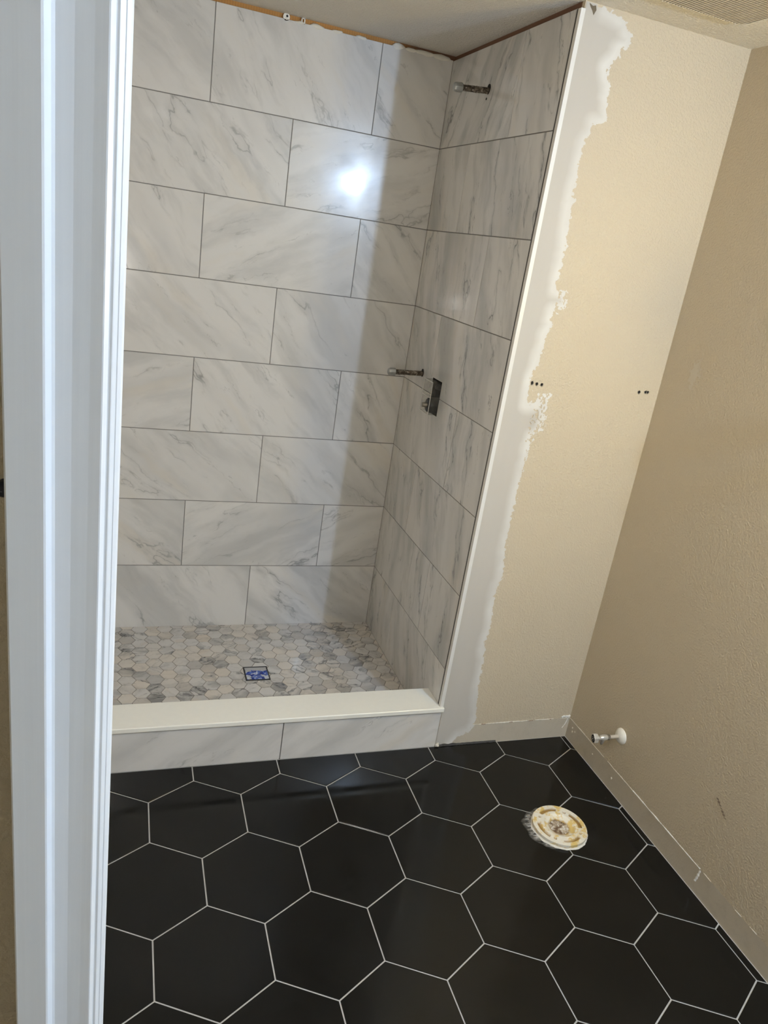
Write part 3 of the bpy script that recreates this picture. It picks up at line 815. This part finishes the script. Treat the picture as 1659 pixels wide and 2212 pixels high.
rings.append(rg)
for a, b in zip(rings, rings[1:]):
    for k in range(NA): bm.faces.new((a[k], b[k], b[(k+1) % NA], a[(k+1) % NA]))
bm.verts.index_update()
fo = obj('flange_ring', bm, M['flange'], fl)
at = fo.data.attributes.new('stain_shade', 'FLOAT', 'POINT'); at.data.foreach_set('value', np.array(stain_shade, np.float32))
bm = bmesh.new()
lathe(bm, [(0, .0030), (.015, .0036), (.026, .0030), (.033, .0038)], 40, Matrix.Translation(fl.location))
for v in bm.verts: v.co.z += .0035*noise.noise(v.co*90)
bmesh.ops.subdivide_edges(bm, edges=bm.edges[:], cuts=1)
for v in bm.verts: v.co.z += .0030*noise.noise(v.co*160+Vector((0, 0, 9)))
obj('throat_plug', bm, M['rag'], fl, True)
# mortar ring squeezed out round the flange
bm = bmesh.new(); prev = None; first = None
for k in range(97):
    a = 2*PI*k/96
    ro_ = .0960+.004*noise.noise(Vector((math.cos(a)*3, math.sin(a)*3, 1)))+.0015*noise.noise(Vector((math.cos(a)*14, math.sin(a)*14, 1)))
    zz = .004+.003*noise.noise(Vector((math.cos(a)*6, math.sin(a)*6, 4)))
    cur = [(.088, .0006), (.0905, zz+.001), ((.0905+ro_)/2, zz), (ro_, .0003)]
    cur = [bm.verts.new((fl.location.x+r*math.cos(a), fl.location.y+r*math.sin(a), z)) for r, z in cur]
    if prev:
        for q in range(3): bm.faces.new((prev[q], prev[q+1], cur[q+1], cur[q]))
    prev = cur
obj('mortar_ring', bm, M['mortar'], fl, True)
# mortar haze wiped over the tile beside the flange
bm = bmesh.new(); cov = []; rows = []
for k in range(25):
    a = math.radians(95+k*(245-95)/24); rw = []
    ext = .034*math.sin(PI*k/24)**.6*(1+.5*noise.noise(Vector((k*.35, 0, 0))))
    for q in range(7):
        r = .090+ext*q/6; rw.append(bm.verts.new((fl.location.x+r*math.cos(a), fl.location.y+r*math.sin(a), .0005))); cov.append((1-q/6)**.7*min(1, 3*math.sin(PI*k/24)))
    rows.append(rw)
for a, b in zip(rows, rows[1:]):
    for q in range(6): bm.faces.new((a[q], a[q+1], b[q+1], b[q]))
bm.verts.index_update()
so = obj('mortar_haze', bm, M['smear'], fl)
at = so.data.attributes.new('cover', 'FLOAT', 'POINT'); at.data.foreach_set('value', np.array(cov, np.float32))
# ------------------------------------------------------------------ water supply valve on the right wall
sv = empty('supply_valve', (RWX, -.3162, .221)); tag(sv, 'chrome toilet supply valve with round white escutcheon on beige wall', 'valve')
b0 = Vector((RWX, -.3162, .221)); A = frame(b0, (-1, 0, 0))
obj('escutcheon', lathe(bmesh.new(), [(0, .016), (.008, .0155), (.016, .013), (.023, .009), (.028, .004), (.0295, .0015), (.0295, 0)], 40, A), M['white_plastic'], sv, True)
obj('supply_pipe', lathe(bmesh.new(), [(.0070, 0), (.0070, .062), (0, .062)], 24, A), M['pipe_paint'], sv, True)
obj('compression_nut', lathe(bmesh.new(), [(.007, .050), (.0100, .051), (.0100, .060), (.0085, .063)], 6, A), M['chrome_dull'], sv)
bm = lathe(bmesh.new(), [(.0075, .060), (.0098, .063), (.0110, .070), (.0112, .078), (.0100, .086), (.0080, .090), (.0078, .098), (.0100, .0985), (.0100, .101), (0, .101)], 24, A)
vbody = obj('valve_body', bm, M['chrome'], sv, True)
B2 = frame(b0+Vector((-.075, 0, -.002)), (-.15, 0, -1))
obj('outlet', lathe(bmesh.new(), [(.0075, 0), (.0075, .012), (.0062, .013), (.0062, .021), (.0048, .0215), (.0040, .026), (0, .026)], 18, B2), M['chrome'], sv, True).parent = vbody
hb = lathe(bmesh.new(), [(0, .1195), (.9, .1195), (1.0, .1180), (1.0, .1040), (.9, .102), (0, .102)], 26)
for v in hb.verts:
    a = math.atan2(v.co.y, v.co.x); rr = math.hypot(v.co.x, v.co.y)
    fl_ = 1+.07*math.cos(6*a)
    v.co.x = rr*.0105*fl_*math.cos(a); v.co.y = rr*.0165*fl_*math.sin(a)
bmesh.ops.transform(hb, matrix=A @ Matrix.Rotation(.5, 4, 'Z'), verts=hb.verts)
handle = obj('handle', hb, M['chrome'], sv)
bm = lathe(bmesh.new(), [(0, .1203), (.86, .1203), (.88, .1190)], 26)
for v in bm.verts:
    a = math.atan2(v.co.y, v.co.x); rr = math.hypot(v.co.x, v.co.y)
    v.co.x = rr*.0105*math.cos(a); v.co.y = rr*.0165*math.sin(a)
bmesh.ops.transform(bm, matrix=A @ Matrix.Rotation(.5, 4, 'Z'), verts=bm.verts)
obj('handle_recess', bm, M['plastic_black'], sv).parent = handle
bm = bmesh.new()
for k in range(4):
    a = k*PI/2+.6
    blob(bm, b0+Vector((-.1203, .0050*math.cos(a), .0075*math.sin(a))), (.0008, .0018, .0034))
blob(bm, b0+Vector((-.1203, 0, 0)), (.0014, .0026, .0026))
obj('handle_spokes', bm, M['chrome_dull'], sv, True).parent = handle
# ------------------------------------------------------------------ ceiling vent grille
vg = empty('ceiling_vent', (.245, -.34, H)); tag(vg, 'beige slatted exhaust fan grille on the ceiling', 'vent')
VX0, VX1, VYN, VYF = .105, .397, -.187, -.490
def rrect(x0, x1, y0, y1, r, n=6):
    out = []
    for cx, cy, a0 in ((x1-r, y1-r, 0), (x0+r, y1-r, PI/2), (x0+r, y0+r, PI), (x1-r, y0+r, 1.5*PI)):
        for k in range(n+1): a = a0+k*PI/2/n; out.append((cx+r*math.cos(a), cy+r*math.sin(a)))
    return out
bm = bmesh.new()
oo = rrect(VX0, VX1, VYF, VYN, .030); ii = rrect(VX0+.004, VX1-.004, VYF+.004, VYN-.004, .027)
z0, z1 = H, H-.010
vo = [bm.verts.new((x, y, z0)) for x, y in oo]; vb = [bm.verts.new((x*.0+x, y, z1+.002)) for x, y in oo]; vi = [bm.verts.new((x, y, z1)) for x, y in ii]; vt = [bm.verts.new((x, y, H-.002)) for x, y in ii]
n = len(oo)
for a in range(n):
    b = (a+1) % n
    for p, q in ((vo, vb), (vb, vi), (vi, vt)): bm.faces.new((p[a], p[b], q[b], q[a]))
bmesh.ops.recalc_face_normals(bm, faces=bm.faces[:])
obj('rim', bm, M['vent'], vg)
bm = bmesh.new(); bm.faces.new([bm.verts.new((x, y, H-.0088)) for x, y in reversed(ii)]); obj('backing', bm, M['vent_dark'], vg)  # near-black backing paints the depth shade between the slats
x = VX0+.008
while x < VX1-.006:
    y1 = VYN-.003; y0 = VYF+.003
    dd = max(0, (VX0+.030)-x, x-(VX1-.030))
    cut = .030-math.sqrt(max(0, .030**2-dd**2))
    obj('slat', box(x-.0024, x+.0024, y0+cut, y1-cut, H-.0102, H-.0086), M['vent'], vg)
    x += .0091
# ------------------------------------------------------------------ lamps and added fills out of frame
def sconce(name, label, pts, colour, strength, r, wall_x=RWX):
    mz = sum(p[2] for p in pts)/len(pts); my = sum(p[1] for p in pts)/len(pts)
    e = empty(name, (wall_x, my, mz)); tag(e, label, 'lamp')
    ys = [p[1] for p in pts]
    obj('back_plate', box(wall_x-.016, wall_x, min(ys)-.06, max(ys)+.06, mz-.055, mz+.055, .004), M['brass'], e)
    em = emit(name+'_glow', colour, strength)
    for (x, y, z) in pts:
        L = max(wall_x-.014-x, r*.95)
        obj('arm', lathe(bmesh.new(), [(.011, 0), (.011, L-r*.9), (.018, L-r*.9), (.018, L-r*.7)], 16, frame((wall_x-.014, y, z), (-1, 0, 0))), M['brass'], e, True)
        bm = bmesh.new(); bmesh.ops.create_uvsphere(bm, u_segments=20, v_segments=12, radius=r, matrix=Matrix.Translation((x, y, z)))
        obj('bulb', bm, em, e, True)
    return e
sconce('wall_sconce', 'wall sconce with two small warm bulbs on the right wall', [(.556, -1.14, 1.70), (.556, -1.30, 1.70)], WARM[0], WARM[1], .026)
sconce('vanity_lamp', 'wall lamp with a single cool white bulb on the right wall', [(.487, -2.10, 2.14)], COOL[0], COOL[1], .034)
def flush(name, label, x, y, colour, strength, r=.13):
    e = empty(name, (x, y, H)); tag(e, label, 'lamp')
    obj('base', lathe(bmesh.new(), [(0, 0), (r+.012, 0), (r+.012, .018), (r, .022), (0, .022)], 32, frame((x, y, H), (0, 0, -1))), M['brass'], e, True)
    obj('diffuser', lathe(bmesh.new(), [(r-.002, .020), (r-.004, .035), (r*.8, .060), (r*.45, .074), (0, .078)], 32, frame((x, y, H), (0, 0, -1))), emit(name+'_glow', colour, strength), e, True)
flush('hall_fill', 'added unseen fill lamp on the ceiling behind the camera', -.95, -2.75, *HALL_FILL)
# unseen fill globe added behind the casing wall to brighten the shower side
e = empty('inner_sconce', (-1.23, -1.60, 1.40)); tag(e, 'added unseen fill globe on the far side of the casing wall', 'lamp')
obj('back_plate', box(-1.28, -1.18, -1.60, -1.585, 1.33, 1.47, .004), M['brass'], e)
obj('arm', lathe(bmesh.new(), [(.011, 0), (.011, .035), (.022, .035), (.022, .045)], 16, frame((-1.23, -1.585, 1.40), (0, 1, 0))), M['brass'], e, True)
bm = bmesh.new(); bmesh.ops.create_uvsphere(bm, u_segments=24, v_segments=14, radius=.06, matrix=Matrix.Translation((-1.23, -1.487, 1.40)))
obj('bulb', bm, emit('inner_sconce_glow', *INNER_FILL), e, True)
